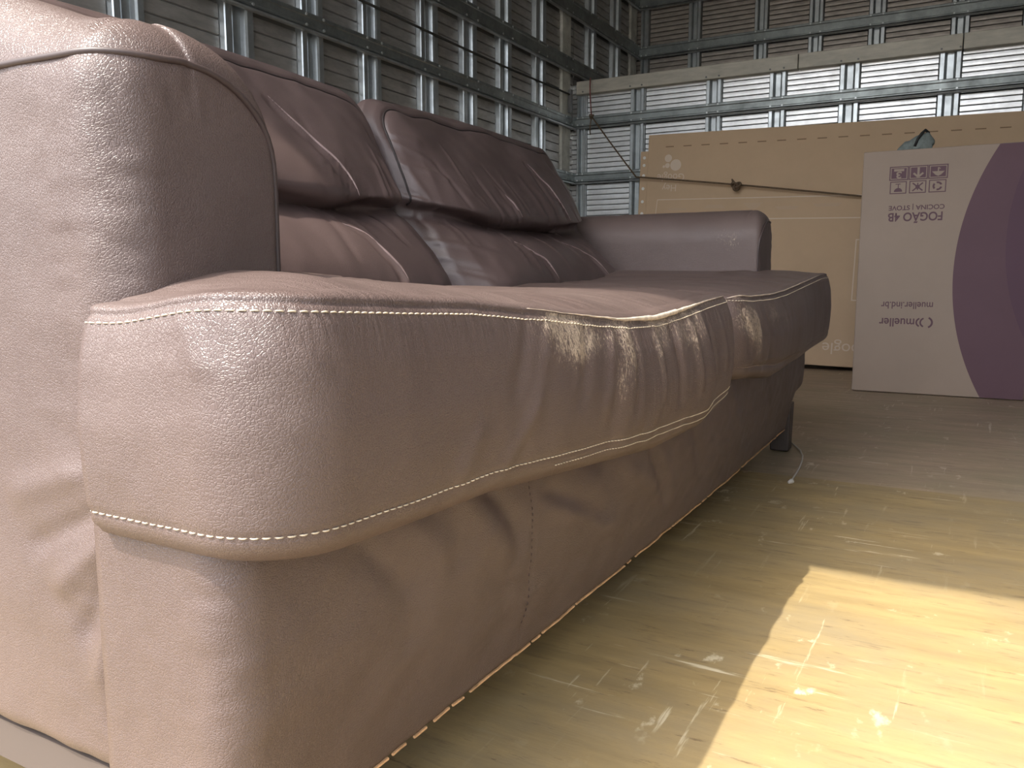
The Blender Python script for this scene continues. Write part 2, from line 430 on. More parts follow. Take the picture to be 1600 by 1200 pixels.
BPOST = [(-2.138, -2.075), (-1.80, -1.71), (-1.36, -1.27), (-1.02, -0.93), (-0.67, -0.57), (-0.22, -0.12), (0.14, 0.20)]
wf, Wf = mk_wall('wall_front', 'bright slatted metal bulkhead behind the cardboard boxes', XL - DP, XR + DP,
    lambda s, d, z: (s, YB + DP - d, z), 0.0, 1.60, BPOST, [(0.38, 0.45, R), (0.70, 0.77, R), (1.016, 1.083, R), (1.338, 1.408, R)],
    [(1.083, 1.338), (1.408, 1.60), (0.77, 1.016)], [(0.0, 0.77)], M['slat'], org=(-0.97, YB + DP, 0))
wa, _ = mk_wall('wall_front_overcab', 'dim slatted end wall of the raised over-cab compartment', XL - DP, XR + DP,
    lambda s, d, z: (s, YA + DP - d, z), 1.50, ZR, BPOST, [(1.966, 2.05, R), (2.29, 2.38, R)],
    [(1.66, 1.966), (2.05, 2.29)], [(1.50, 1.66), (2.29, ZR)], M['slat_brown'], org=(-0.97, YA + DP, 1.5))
wr, _ = mk_wall('wall_right', 'slatted metal right wall of the truck box', YR, YA + DP,
    lambda s, d, z: (XR + DP - d, s, z), 0.0, ZR, LPOST + APOST, RAILS_SIDE, [],
    [(0.0, ZR)], M['slat'], org=(XR + DP, 2.8, 0))

# over-cab floor with its beige sill plates
oc = empty('floor_overcab', (-0.97, 5.1, 1.55)); tag(oc, 'floor of the raised over-cab compartment with beige edge plates', 'floor', kind='structure')
b = MB(); b.box(XL - DP + 0.97, XR + DP + 0.97, YB + DP - 5.1, YA + DP - 5.1, 0.0, 0.05); b.build('floor_sheet', M['roof'], oc)
for (x0, x1) in ((XL + 0.01, -0.872), (-0.868, -0.122), (-0.118, XR - 0.005)):
    b = MB(); b.box(x0 + 0.97, x1 + 0.97, YB - 0.014 - 5.1, YB + DP - 5.1 + 0.02, 1.533 - 1.55, 1.607 - 1.55)
    o = b.build('sill_plate', M['plank'], oc); bevel(o, 0.003)
    b = MB()
    for (p0, p1) in BPOST:
        for s in (p0 + 0.01, p1 - 0.01):
            if x0 < s < x1:
                ring = [(0.005 * math.cos(a), 0.005 * math.sin(a)) for a in [k * math.pi / 3 for k in range(6)]]
                b.prism(ring, lambda p, q, a, s=s: (s + 0.97 + p, a - 5.1, 1.545 - 1.55 + q), YB - 0.017, YB - 0.010)
    tag(b.build('rivets', M['rivet'], o), kind='stuff')

ce = empty('ceiling', (-0.97, 2.8, ZR)); tag(ce, 'flat sheet roof of the truck box', 'ceiling', kind='structure')
b = MB(); b.box(XL - DP - 0.02 + 0.97, XR + DP + 0.02 + 0.97, YR - 2.8, YA + DP - 2.8, 0.0, 0.04); b.build('roof_sheet', M['roof'], ce)
for k in range(9):
    b = MB(); b.box(XL - DP + 0.97, XR + DP + 0.97, 0.4 + k * 0.6 - 2.8, 0.45 + k * 0.6 - 2.8, -0.035, 0.0); b.build('roof_rib', M['galv'], ce)

# ------------------------------------------------------------------ sofa
SO = Vector((-0.76, 1.31, 0.0))
sofa = empty('leather_sofa', SO)
tag(sofa, 'large worn dark brown leather sofa with two seat cushions inside the truck', 'sofa')
NEAR, FAR = 0.340, 2.300

def outline(A, B, Rr, step, nc=14):
    """rounded rectangle: unit straight coordinate + normal per sample"""
    out = []
    nA = max(2, int(2 * (A - Rr) / step)); nB = max(2, int(2 * (B - Rr) / step))
    corners = [(1, -1, -90), (1, 1, 0), (-1, 1, 90), (-1, -1, 180)]
    for k, (ca, cb, a0) in enumerate(corners):
        for j in range(nc):
            a = math.radians(a0 + 90 * j / nc)
            out.append((ca, cb, math.cos(a), math.sin(a)))
        na, nb, _ = corners[(k + 1) % 4]
        n = nB if na == ca else nA
        a = math.radians(a0 + 90)
        for j in range(n):
            t = j / n
            out.append((ca + (na - ca) * t, cb + (nb - cb) * t, math.cos(a), math.sin(a)))
    return np.array(out)

def loft(A, B, Rr, prof, step):
    """prof: array (ns,2) of (inset d, w). returns grid (ns,nt,3) of (a,b,w) and insets"""
    o = outline(A, B, Rr, step); D = min(A, B)
    prof = np.array(prof); d = prof[:, 0][:, None]
    r = np.maximum(Rr * (1 - np.maximum(d, 0) / D), 1e-4) + np.maximum(-d, 0)
    ha = np.maximum(A - d - r, 0); hb = np.maximum(B - d - r, 0)
    a = o[None, :, 0] * ha + o[None, :, 2] * r
    b_ = o[None, :, 1] * hb + o[None, :, 3] * r
    w = np.repeat(prof[:, 1][:, None], len(o), 1)
    return np.stack([a, b_, w], -1), np.repeat(d, len(o), 1)

def resample(pts, step_map):
    """densify a profile polyline"""
    out = [pts[0]]
    for i in range(1, len(pts)):
        n = step_map[i - 1]
        for k in range(1, n + 1):
            t = k / n
            out.append(tuple(np.array(pts[i - 1]) * (1 - t) + np.array(pts[i]) * t))
    return np.array(out)

def smooth_prof(p, it=3):
    p = np.array(p, float)
    for _ in range(it):
        q = p.copy(); q[1:-1] = 0.25 * p[:-2] + 0.5 * p[1:-1] + 0.25 * p[2:]; p = q
    return p

def grid_normals(G):
    dt = np.roll(G, -1, 1) - np.roll(G, 1, 1)
    ds = np.gradient(G, axis=0)
    n = np.cross(dt, ds); l = np.linalg.norm(n, axis=-1, keepdims=True)
    return n / np.maximum(l, 1e-9)

def grid_mesh(G, name, mat, parent, wear=None, flip=False, origin=SO, crease=None):
    ns, nt, _ = G.shape
    V = (G - np.array(origin)).reshape(-1, 3)
    i = np.arange(ns - 1)[:, None] * nt; j = np.arange(nt)[None, :]; j2 = (j + 1) % nt
    F = np.stack([i + j, i + j2, i + nt + j2, i + nt + j], -1).reshape(-1, 4)
    if flip: F = F[:, ::-1]
    me = bpy.data.meshes.new(name)
    me.vertices.add(len(V)); me.vertices.foreach_set('co', V.astype(np.float32).ravel())
    me.loops.add(F.size); me.loops.foreach_set('vertex_index', F.astype(np.int32).ravel())
    me.polygons.add(len(F)); me.polygons.foreach_set('loop_start', np.arange(0, F.size, 4, dtype=np.int32))
    me.polygons.foreach_set('use_smooth', np.ones(len(F), bool))
    if wear is not None:
        at = me.attributes.new('wear', 'FLOAT', 'POINT'); at.data.foreach_set('value', wear.astype(np.float32).ravel())
    if crease is not None:
        at = me.attributes.new('crease', 'FLOAT', 'POINT'); at.data.foreach_set('value', crease.astype(np.float32).ravel())
    me.update(calc_edges=True); me.validate()
    return link(name, me, mat, parent)

def stitch_row(path, nrm, name, mat, parent, dash=0.0056, gap=0.0013, r=0.00058, lift=0.0002, skip=0.0):
    """dashes laid along a polyline on a surface"""
    path = np.array(path); nrm = np.array(nrm)
    L = np.r_[0, np.cumsum(np.linalg.norm(np.diff(path, axis=0), axis=1))]
    mb = MB(); s = 0.0
    while s + dash < L[-1]:
        if random.random() >= skip:
            p = [np.array([np.interp(x, L, path[:, k]) for k in range(3)]) for x in (s, s + dash)]
            n = np.array([np.interp(s, L, nrm[:, k]) for k in range(3)]); n /= np.linalg.norm(n) + 1e-9
            mid = (p[0] + p[1]) / 2 + n * (lift + r)
            mb.tube([p[0] + n * (lift - r), p[0] * 0.75 + p[1] * 0.25 + n * (lift + r * 0.6), mid, p[1] * 0.75 + p[0] * 0.25 + n * (lift + r * 0.6), p[1] + n * (lift - r)],
                    [r * 0.5, r, r, r, r * 0.5], 5)
        s += dash + gap * random.uniform(0.8, 1.3)
    mb.v = [tuple(np.array(v) - np.array(SO)) for v in mb.v]
    return tag(mb.build(name, mat, parent, True), kind='stuff')

def tube_on(path, r, name, mat, parent, n=8, smooth=True):
    mb = MB(); mb.tube([tuple(np.array(p) - np.array(SO)) for p in path], r, n)
    return mb.build(name, mat, parent, smooth)

# --- seat cushions
ZTOP = [(0.28, .449), (0.345, .447), (0.42, .443), (0.53, .438), (0.65, .428), (0.75, .419), (0.84, .411), (0.95, .408), (1.05, .414), (1.17, .424), (1.28, .430),
        (1.34, .429), (1.44, .425), (1.60, .426), (1.72, .431), (1.93, .447), (2.15, .464), (2.32, .468)]
ZCRN = [(0.28, .455), (0.35, .463), (0.41, .468), (0.50, .464), (0.60, .458), (0.75, .450), (0.95, .445), (1.2, .447), (1.32, .446), (1.5, .449), (1.8, .455), (2.0, .467), (2.2, .481), (2.32, .478)]
ZBOT = [(0.28, .288), (0.33, .288), (0.46, .283), (0.56, .281), (0.716, .267), (0.95, .246), (1.13, .244), (1.25, .262), (1.318, .277), (1.33, .290), (1.45, .283), (1.6, .266), (1.82, .272), (2.05, .285), (2.32, .295)]

WS = lambda y: np.interp(y, [0.33, 0.45, 0.6, 0.95, 1.3, 1.34], [0.15, 0.155, 0.17, 0.21, 0.16, 0.18])
def seat_cushion(y0, y1, near):
    A, B = 0.3175, (y1 - y0) / 2; xc, yc = -0.6425, (y0 + y1) / 2
    pts = [(A, 0.0), (0.10, 0.0), (0.05, 0.005), (0.012, 0.025), (0.002, 0.09), (-0.001, 0.20), (-0.003, 0.35), (-0.004, 0.55), (-0.001, 0.78), (0.004, 0.93), (0.008, 1.0),
           (0.010, 1.03), (0.016, 1.06), (0.03, 1.10), (0.06, 1.2), (0.10, 1.3), (0.2, 1.4), (A, 1.5)]
    prof = resample(pts, [2, 4, 5, 6, 8, 10, 14, 14, 10, 6, 4, 4, 5, 8, 8, 8, 6])
    prof[4:-12] = smooth_prof(prof, 4)[4:-12]
    G, d = loft(A, B, 0.058, prof, 0.0055)
    X = xc + G[..., 0]; Y = yc + G[..., 1]; w = G[..., 2]
    zt, zc, zb = interp(Y, ZTOP), interp(Y, ZCRN), interp(Y, ZBOT)
    side = np.where(w <= 1.0, zb + (zt - zb) * w, 0)
    crown = zt + (zc - zt) * (1 - np.exp(-np.maximum(d - 0.008, 0) / 0.055)) * (w > 1) + 0.004 * np.sin(np.clip((w - 1) / 0.1, 0, 1) * np.pi)
    Z = np.where(w <= 1.0, side, crown)
    if near: Z = Z - 0.010 * sm((-0.37 - X) / 0.10) * sm((0.42 - Y) / 0.1) * sm(w / 0.8)
    # slight sag of the top where the two cushions meet
    ym = 1.318
    Z = Z - np.where(w > 1, 0.012 * np.exp(-((Y - ym) / 0.03) ** 2), 0)
    # the near end narrows where the armrest stands
    if near: Y = Y + 0.16 * sm((-0.487 - X) / 0.05) * sm((0.75 - Y) / 0.4)
    else: Y = Y - 0.16 * sm((-0.487 - X) / 0.05) * sm((Y - 1.85) / 0.4)
    # the front sags outwards in the middle of each cushion
    bul = np.exp(-((Y - (1.0 if near else 1.62)) / 0.33) ** 2)
    X = X + 0.010 * bul * sm((X + 0.45) / 0.1) * np.sin(np.clip(w, 0, 1) * np.pi)
    G = np.stack([X, Y, Z], -1)
    n = grid_normals(G)
    front = sm((X + 0.40) / 0.04)
    P2 = np.stack([Y * 1.0, Z * 0.35, np.zeros_like(Y)], -1)
    dsp = np.zeros_like(X)
    mid = sm((w - 0.02) / 0.15) * sm((1.02 - w) / 0.12)
    amp = 0.0012 + 0.0045 * np.exp(-((Y - 1.05) / 0.30) ** 2) + 0.0015 * np.exp(-((Y - 1.6) / 0.3) ** 2)
    dsp += front * mid * amp * (0.8 * vnoise(P2, 17, 3) + 0.5 * vnoise(P2, 40, 5))
    if near:
        for p0, p1, wd, am in (((0.62, .43), (0.575, .36), .010, -.0022), ((0.66, .43), (0.60, .33), .012, .0018), ((0.74, .42), (0.70, .34), .012, -.0028),
                               ((0.80, .41), (0.76, .32), .012, .0030), ((0.86, .41), (0.84, .31), .010, -.0040), ((0.93, .41), (0.93, .31), .010, .0035),
                               ((0.99, .41), (1.00, .30), .010, -.0045), ((1.06, .41), (1.08, .31), .012, .0040), ((1.13, .42), (1.16, .31), .012, -.0045),
                               ((1.20, .42), (1.22, .33), .012, .0030), ((0.345, .44), (0.375, .40), .006, -.0014), ((0.53, .35), (0.50, .31), .012, .0018),
                               ((0.62, .36), (0.56, .30), .010, .0020)):
            dsp += front * fold(Y, Z, p0, p1, wd, am)
        endf = sm((0.335 - Y) / 0.02)
        dsp += endf * 0.0006 * vnoise(G, 45, 8) * mid
        dsp += endf * (fold(X, Z, (-.385, .445), (-.355, .41), .006, -.0016) + fold(X, Z, (-.40, .44), (-.372, .405), .006, .0014))
    else:
        for p0, p1, wd, am in (((1.36, .42), (1.38, .33), .012, -.004), ((1.42, .41), (1.44, .32), .012, .003), ((1.50, .41), (1.53, .31), .012, -.003),
                               ((1.66, .42), (1.68, .36), .014, -.002), ((1.40, .31), (1.85, .285), .010, -.004)):
            dsp += front * fold(Y, Z, p0, p1, wd, am)
    # top: creases running front to back plus soft waves
    top = sm((w - 1.03) / 0.1)
    P3 = np.stack([Y, X * 0.22 + 0.2 * Y, np.zeros_like(Y)], -1)
    dsp += top * (0.0028 * vnoise(P3, 22, 9) + 0.0012 * vnoise(P3, 60, 10))
    # puckers on the seam
    seamb = np.exp(-((w - 0.99) / 0.05) ** 2)
    dsp += seamb * 0.0012 * vnoise(np.stack([Y, X, Y * 0], -1), 55, 12)
    G = G + n * dsp[..., None]
    # groove at the top and bottom seam
    g = np.exp(-((w - 1.0) / 0.012) ** 2) * 0.0016 + np.exp(-((w - WS(Y)) / 0.012) ** 2) * 0.0009
    G = G - n * g[..., None]
    Y, Z, X = G[..., 1], G[..., 2], G[..., 0]
    wear = np.zeros_like(X)
    for cy, cz, sy, sz, a in ((0.70, .405, .05, .03, .75), (0.84, .385, .03, .045, .75), (0.96, .395, .035, .03, .7), (1.03, .39, .03, .03, .7), (1.10, .395, .03, .025, .75),
                              (1.38, .39, .05, .035, .95), (1.55, .395, .05, .03, .6), (1.66, .385, .05, .035, .55), (0.80, .35, .02, .03, .55), (0.76, .40, .10, .02, .45), (0.92, .36, .02, .05, .5), (1.06, .36, .015, .05, .5), (1.16, .38, .02, .04, .5), (1.42, .36, .03, .05, .6), (0.66, .42, .06, .012, .5)):
        wear += a * np.exp(-((Y - cy) / sy) ** 2 - ((Z - cz) / sz) ** 2) * (w < 1.02)
    wear += 0.5 * np.exp(-((w - 1.02) / 0.06) ** 2) * np.exp(-((Y - 1.1) / 0.35) ** 2)
    wear += 0.30 * (w > 1.1) * np.exp(-((Y - 1.75) / 0.3) ** 2) * np.exp(-((X + 0.42) / 0.07) ** 2)
    wear = np.clip(wear * 0.92, 0, 0.75) * sm((X + 0.62) / 0.1)
    cre = np.where(w <= 1.0, 0.9 * sm((w - 0.62) / 0.36), 0.8) * sm((X + 0.62) / 0.1) * (0.35 + 0.65 * sm((Y - 0.33) / 0.08))
    cre = cre + 0.35 * np.exp(-((Y - 1.0) / 0.3) ** 2) * (w < 1) * sm((w - 0.1) / 0.2)
    o = grid_mesh(G, 'seat_cushion', M['leather'], sofa, wear, crease=cre)
    n = grid_normals(G)
    def ring(wv, xmin):
        nt = G.shape[1]; k0 = int(np.argmin(np.abs(prof[:, 1] - 0.3)))
        wq = wv(G[k0, :, 1]) if callable(wv) else np.full(nt, wv)
        kf = np.interp(wq, prof[:, 1], np.arange(len(prof))); ka = np.floor(kf).astype(int); kt = (kf - ka)[:, None]; kb = np.minimum(ka + 1, len(prof) - 1)
        tj = np.arange(nt)
        r_ = G[ka, tj] * (1 - kt) + G[kb, tj] * kt; nn = n[ka, tj]
        ok = r_[:, 0] > xmin
        st = next(i for i in range(nt) if ok[i] and not ok[i - 1])
        idx = [(st + q) % nt for q in range(int(ok.sum()))]
        return r_[idx], nn[idx]
    p, q = ring(0.965, -0.50); stitch_row(p, q, 'stitching', M['thread'], o)
    p, q = ring(WS, -0.50 if near else -0.37)
    if not near: k_ = p[:, 1] < 1.85; p, q = p[k_], q[k_]
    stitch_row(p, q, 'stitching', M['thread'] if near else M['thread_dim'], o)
    if near:
      p, q = ring(lambda y: WS(y) - 0.055, -0.37); p, q = (p[p[:, 1] > 0.66], q[p[:, 1] > 0.66]); stitch_row(p, q, 'stitching', M['thread'], o, 0.004, 0.002, 0.0005)
    # worn pale edge cord along the sagging part of the top seam
    p, q = ring(1.025, -0.37)
    yy = p[:, 1]
    rr = 0.0002 + 0.0030 * np.exp(-((yy - 0.98) / 0.16) ** 2) + (0.0011 * sm((yy - 1.3) / 0.1) * sm((2.2 - yy) / 0.2))
    sel = (yy > (0.62 if near else 1.30)) & (yy < (1.31 if near else 2.2))
    if sel.sum() > 4:
        pp = p[sel] + q[sel] * 0.0004
        jit = 1 + 0.25 * vnoise(pp, 160, 4)
        mb = MB(); mb.tube([tuple(v - np.array(SO)) for v in pp], list(rr[sel] * jit * (1.0 if near else 0.7)), 8)
        tag(mb.build('edge_cord', M['worn_piping'], o, True), 'frayed pale cord along the worn seam')
    return o

c_near = seat_cushion(0.316, 1.318, True)
c_far = seat_cushion(1.320, 2.320, False)
tag(c_near, 'sunlit seat cushion nearest the camera with cracked worn front edge')
tag(c_far, 'shaded seat cushion at the far end')

# --- base with skirt
def base_part():
    A, B = 0.3875, 0.985; xc, yc = -0.7725, 0.330 + 0.985
    pts = [(A, 0.0), (0.02, 0.0), (0.004, 0.002), (0.0, 0.012), (0.0, 0.5), (0.0, 0.96), (0.006, 0.99), (0.02, 1.0), (A, 1.0)]
    prof = resample(pts, [3, 3, 4, 32, 32, 4, 4, 4])
    G, d = loft(A, B, 0.030, prof, 0.006)
    X = xc + G[..., 0]; Y = yc + G[..., 1]; w = G[..., 2]
    Z = 0.07 + 0.255 * w
    Y = Y + 0.05 * sm((-0.506 - X) / 0.008) * (Y < 0.6) - 0.05 * sm((-0.486 - X) / 0.008) * (Y > 2.0)
    X = X - 0.030 * sm((0.19 - Z) / 0.07) * sm((Y - 2.16) / 0.12) * sm((X + 0.6) / 0.1)
    front = sm((X + 0.43) / 0.03)
    # skirt leans slightly, bulges where folds hang
    X = X + front * (0.012 * np.sin(np.clip(w, 0, 1) * np.pi) - 0.010 * (1 - w)) - front * 0.012 * sm((Y - 1.3) / 0.9) * (1 - w)
    G = np.stack([X, Y, Z], -1); n = grid_normals(G)
    dsp = np.zeros_like(X)
    for p0, p1, wd, am in (((0.43, .285), (0.52, .205), .013, -.0060), ((0.47, .30), (0.57, .22), .016, .0045), ((0.62, .285), (0.70, .20), .014, -.0085),
                           ((0.57, .29), (0.675, .19), .022, .0090), ((0.735, .245), (0.93, .165), .014, -.0070), ((0.755, .225), (0.97, .14), .018, .0085),
                           ((0.76, .285), (0.96, .23), .016, -.008), ((0.90, .25), (1.10, .17), .02, .006), ((1.07, .215), (1.17, .12), .010, -.0045), ((1.10, .23), (1.20, .13), .014, .0040),
                           ((1.25, .25), (1.36, .10), .02, -.003), ((1.5, .26), (1.62, .12), .02, .004), ((1.8, .26), (1.9, .12), .02, -.003),
                           ((0.68, .15), (0.78, .09), .03, .003)):
        dsp += front * fold(Y, Z, p0, p1, wd * 1.15, am * 0.62) * sm((Y - 0.42) / 0.06)
    seam = np.exp(-((Y - 0.714 - 0.006 * np.sin((Z - .1) * 20)) / 0.0022) ** 2) * front
    dsp -= 0.0016 * seam
    dsp += front * 0.0012 * vnoise(G * np.array([1, 1, 1.6]), 30, 21) + 0.0004 * vnoise(G, 80, 22)
    endf = sm((0.375 - Y) / 0.03)
    dsp += endf * sm((X + 0.43) / 0.03) * 0.0005 * vnoise(G * np.array([.6, 1, 2.2]), 60, 23) * sm((w - .15) / .3)
    G = G + n * dsp[..., None] * (w > 0.0)[..., None]
    o = grid_mesh(G, 'sofa_base', M['leather'], sofa, np.zeros_like(X))
    # seam stitches on the skirt
    zz = np.linspace(0.105, 0.275, 50)
    yy = 0.714 + 0.006 * np.sin((zz - .1) * 20)
    k = [np.argmin((G[..., 1] - y) ** 2 + (G[..., 2] - z) ** 2 + 10 * (G[..., 0] < -0.45)) for y, z in zip(yy, zz)]
    pth = G.reshape(-1, 3)[k].copy(); pth[:, 1] = yy; pth[:, 2] = zz
    stitch_row(pth, np.tile([1.0, 0, 0], (50, 1)), 'seam_stitches', M['piping'], o, 0.004, 0.003, 0.0005)
    # lining edge along the bottom, floor light on it painted as pale dashes
    kk = int(np.argmin(np.abs(prof[:, 1] - 0.010)))
    ring = G[kk]; sel = ring[:, 0] > -0.43
    rp = ring[sel]; rp = rp[np.argsort(rp[:, 1])]
    rp = rp[(rp[:, 1] > 0.36) & (rp[:, 1] < 2.24)]
    mb = MB(); i = 0
    while i < len(rp) - 3:
        L = random.choice([2, 3, 4, 9, 14, 20, 26])
        L = L if 0.62 < rp[i, 1] else random.choice([2, 3, 4])
        seg = rp[i:i + L + 1]
        if len(seg) > 1:
            mb.tube([tuple(v - np.array(SO) + np.array([0.0008, 0, -0.0022])) for v in seg], 0.0014, 5)
        i += L + random.choice([1, 1, 2, 2, 3])
    tag(mb.build('hem_edge', M['hem'], o), 'lining edge of the skirt hem, floor light painted as pale dashes', kind='stuff')
    return o
base_part()
b = MB(); b.box(-1.14, -0.42, 0.375, 2.24, 0.085, 0.12); b.v = [tuple(Vector(v) - SO) for v in b.v]
b.build('bottom_frame', M['lining'], sofa)

# --- armrests
def armrest(y0, y1, outer):
    z0, z1, xf = 0.103, 0.636, -0.480
    T, H = y1 - y0, z1 - z0
    # cross-section seen from the front: u from the outer side, h from the bottom, with its own radius per corner
    cor = [(T, 0.0, 0.02, -90), (T, H, 0.085, 0), (0.0, H, 0.050, 90), (0.0, 0.0, 0.02, 180)]
    step = 0.0045; smp = []
    for k in range(4):
        cu, chh, r, a0 = cor[k]; nu, nh, nr, _ = cor[(k + 1) % 4]
        for q in range(16): smp.append((k, a0 + 90 * q / 16, 0.0))
        n = max(2, int((H if cu == nu else T) / step))
        for q in range(n): smp.append((k, a0 + 90, q / n))
    kk_ = np.array([q[0] for q in smp]); an = np.radians([q[1] for q in smp]); tt = np.array([q[2] for q in smp])
    cx_ = np.array([c[0] for c in cor]); ch_ = np.array([c[1] for c in cor]); cr_ = np.array([c[2] for c in cor])
    nrm = np.stack([np.cos(an), np.sin(an)], -1)
    # radius of the front edge: soft on the outer side and top, crisp on the inner side
    rs = np.where(nrm[:, 0] > 0.5, 0.012, np.where(nrm[:, 1] > 0.5, 0.042, 0.036))
    for _ in range(60): rs = (np.roll(rs, 1) + rs + np.roll(rs, -1)) / 3
    D = T / 2
    rows = []
    for q in np.linspace(0, 1, 26)[:-1]: rows.append((rs + (D - rs) * (1 - q), np.zeros_like(rs)))
    for th in np.linspace(0, math.pi / 2, 16): rows.append((rs * (1 - math.sin(th)), rs * (1 - math.cos(th))))
    for q in np.linspace(0, 1, 90)[1:]: rows.append((np.zeros_like(rs), rs + (0.66 - rs) * q ** 1.6))
    for dq in (0.01, 0.03, D): rows.append((np.full_like(rs, dq), np.full_like(rs, 0.672)))
    d = np.array([r[0] for r in rows]); v = np.array([r[1] for r in rows])
    def pt(k, dd, ang):
        r = cr_[k] * (1 - dd / D)
        sx = np.where(cx_[k] > 0, -1.0, 1.0); sy = np.where(ch_[k] > 0, -1.0, 1.0)
        return cx_[k] + sx * (dd + r) + r * np.cos(ang), ch_[k] + sy * (dd + r) + r * np.sin(ang)
    ua, ha = pt(kk_[None, :], d, an[None, :])
    ub, hb = pt((kk_[None, :] + 1) % 4, d, an[None, :])
    u = ua + (ub - ua) * tt; hgt = ha + (hb - ha) * tt
    t = H - hgt
    Y = y0 + u if outer < 0 else y1 - u
    X = xf - v; Z = z1 - t
    if outer < 0: Z = Z + 0.036 * sm((v - 0.035) / 0.15) * sm((Z - 0.56) / 0.07)      # the top swells towards the back
    # slightly padded faces
    X = X + 0.006 * np.sin(np.clip(u / T, 0, 1) * np.pi) * np.sin(np.clip((Z - z0) / (z1 - z0), 0, 1) * np.pi) * np.exp(-v / 0.03)
    G = np.stack([X, Y, Z], -1); n = (-1 if outer < 0 else 1) * grid_normals(G)
    dsp = np.zeros_like(X)
    of = sm((0.06 - u) / 0.05)
    for p0, p1, wd, am in (((-.495, .310), (-.60, .262), .010, -.0045), ((-.495, .290), (-.57, .235), .011, .0045), ((-.50, .270), (-.545, .20), .010, -.0040),
                           ((-.50, .250), (-.53, .17), .009, .0030), ((-.52, .33), (-.62, .30), .014, .004), ((-.50, .21), (-.52, .14), .007, -.0025)):
        dsp += of * fold(X, Z, p0, p1, wd, am * 0.95)
    dsp += of * 0.0012 * vnoise(G, 24, 31) * sm((-.485 - X) / .02)
    dsp += of * 0.0009 * vnoise(G * np.array([1, 1, 3.0]), 36, 33) * sm((.60 + X) / .06)
    # puckers below the piping
    pk = np.exp(-((Z - 0.585) / 0.013) ** 2) * sm((0.05 - v) / .02) * sm((T - 0.05 - u) / .03)
    dsp += pk * 0.0010 * vnoise(np.stack([Y, X, Z * 0.25], -1), 130, 34)
    dsp += 0.0005 * vnoise(G, 40, 35)
    # second seam behind the front edge
    dsp -= 0.0032 * np.exp(-((v - 0.030 - 0.10 * np.clip(u, 0, 1)) / 0.0030) ** 2) * sm((Z - 0.612) / 0.008)
    G = G + n * dsp[..., None]
    wear = 0.22 * np.exp(-((Z - 0.60) / 0.012) ** 2) * sm((0.05 - v) / .02)
    if outer > 0:
        wear = np.maximum(wear, 0.42 * np.exp(-((X + .56) / .06) ** 2 - ((Z - .56) / .04) ** 2))
    o = grid_mesh(G, 'armrest', M['leather'], sofa, wear, flip=(outer < 0))
    # piping: along the outer side below the top, across the front, down the inner front edge
    zp = 0.604
    path = [(0.0, 0.60 - 0.55 * k / 30, zp) for k in range(31)]
    path += [(0.048 - 0.048 * math.cos(a), 0.048 - 0.048 * math.sin(a), zp) for a in np.linspace(0.1, math.pi / 2, 10)]
    path += [(q, 0.004, zp) for q in np.linspace(0.052, T - 0.078, 10)]
    path += [(T - 0.078 + 0.076 * math.sin(a), 0.004, zp - 0.076 + 0.076 * math.cos(a)) for a in np.linspace(0.1, math.pi / 2, 12)]
    path += [(T - 0.002, 0.004, z) for z in np.linspace(0.515, 0.43, 8)]
    Pf = G.reshape(-1, 3); Nf = n.reshape(-1, 3); pp = []
    for (pu, pv, pz) in path:
        q = np.array([xf - pv, y0 + pu if outer < 0 else y1 - pu, pz])
        k = int(np.argmin(((Pf - q) ** 2).sum(1)))
        off = np.dot(Pf[k] - q, Nf[k])
        pp.append(q + Nf[k] * (off + 0.0008))
    tube_on(smooth_prof(np.array(pp), 3), 0.0024, 'piping', M['piping'], o)
    return o
a1 = armrest(NEAR, 0.487, -1)
a2 = armrest(2.138, FAR, 1)
tag(a1, 'sunlit armrest nearest the camera'); tag(a2, 'shaded armrest at the far end')
for (ya, yb) in ((0.349, 0.478), (2.147, 2.291)):      # board under each armrest
    b = MB(); b.box(-1.13, -0.50, ya, yb, 0.068, 0.102); b.v = [tuple(Vector(v) - SO) for v in b.v]
    b.build('arm_board', M['arm_board'], sofa)

# --- back frame
def back_frame():
    A, B = 0.07, 0.9075; 
    pts = [(A, 0.0), (0.01, 0.0), (0.0, 0.03), (0.0, 0.85), (0.004, 0.93), (0.02, 0.985), (0.045, 1.0), (A, 1.0)]
    prof = smooth_prof(resample(pts, [2, 3, 10, 6, 6, 4, 3]), 1)
    G, d = loft(A, B, 0.04, prof, 0.02)
    Z = 0.115 + 0.655 * G[..., 2]
    X = -1.10 + G[..., 0] - 0.06 * G[..., 2]; Y = 1.3125 + G[..., 1]
    G = np.stack([X, Y, Z], -1)
    G = G + grid_normals(G) * (0.003 * vnoise(G, 12, 41))[..., None]
    grid_mesh(G, 'back_frame', M['leather'], sofa, np.zeros_like(X))
back_frame()

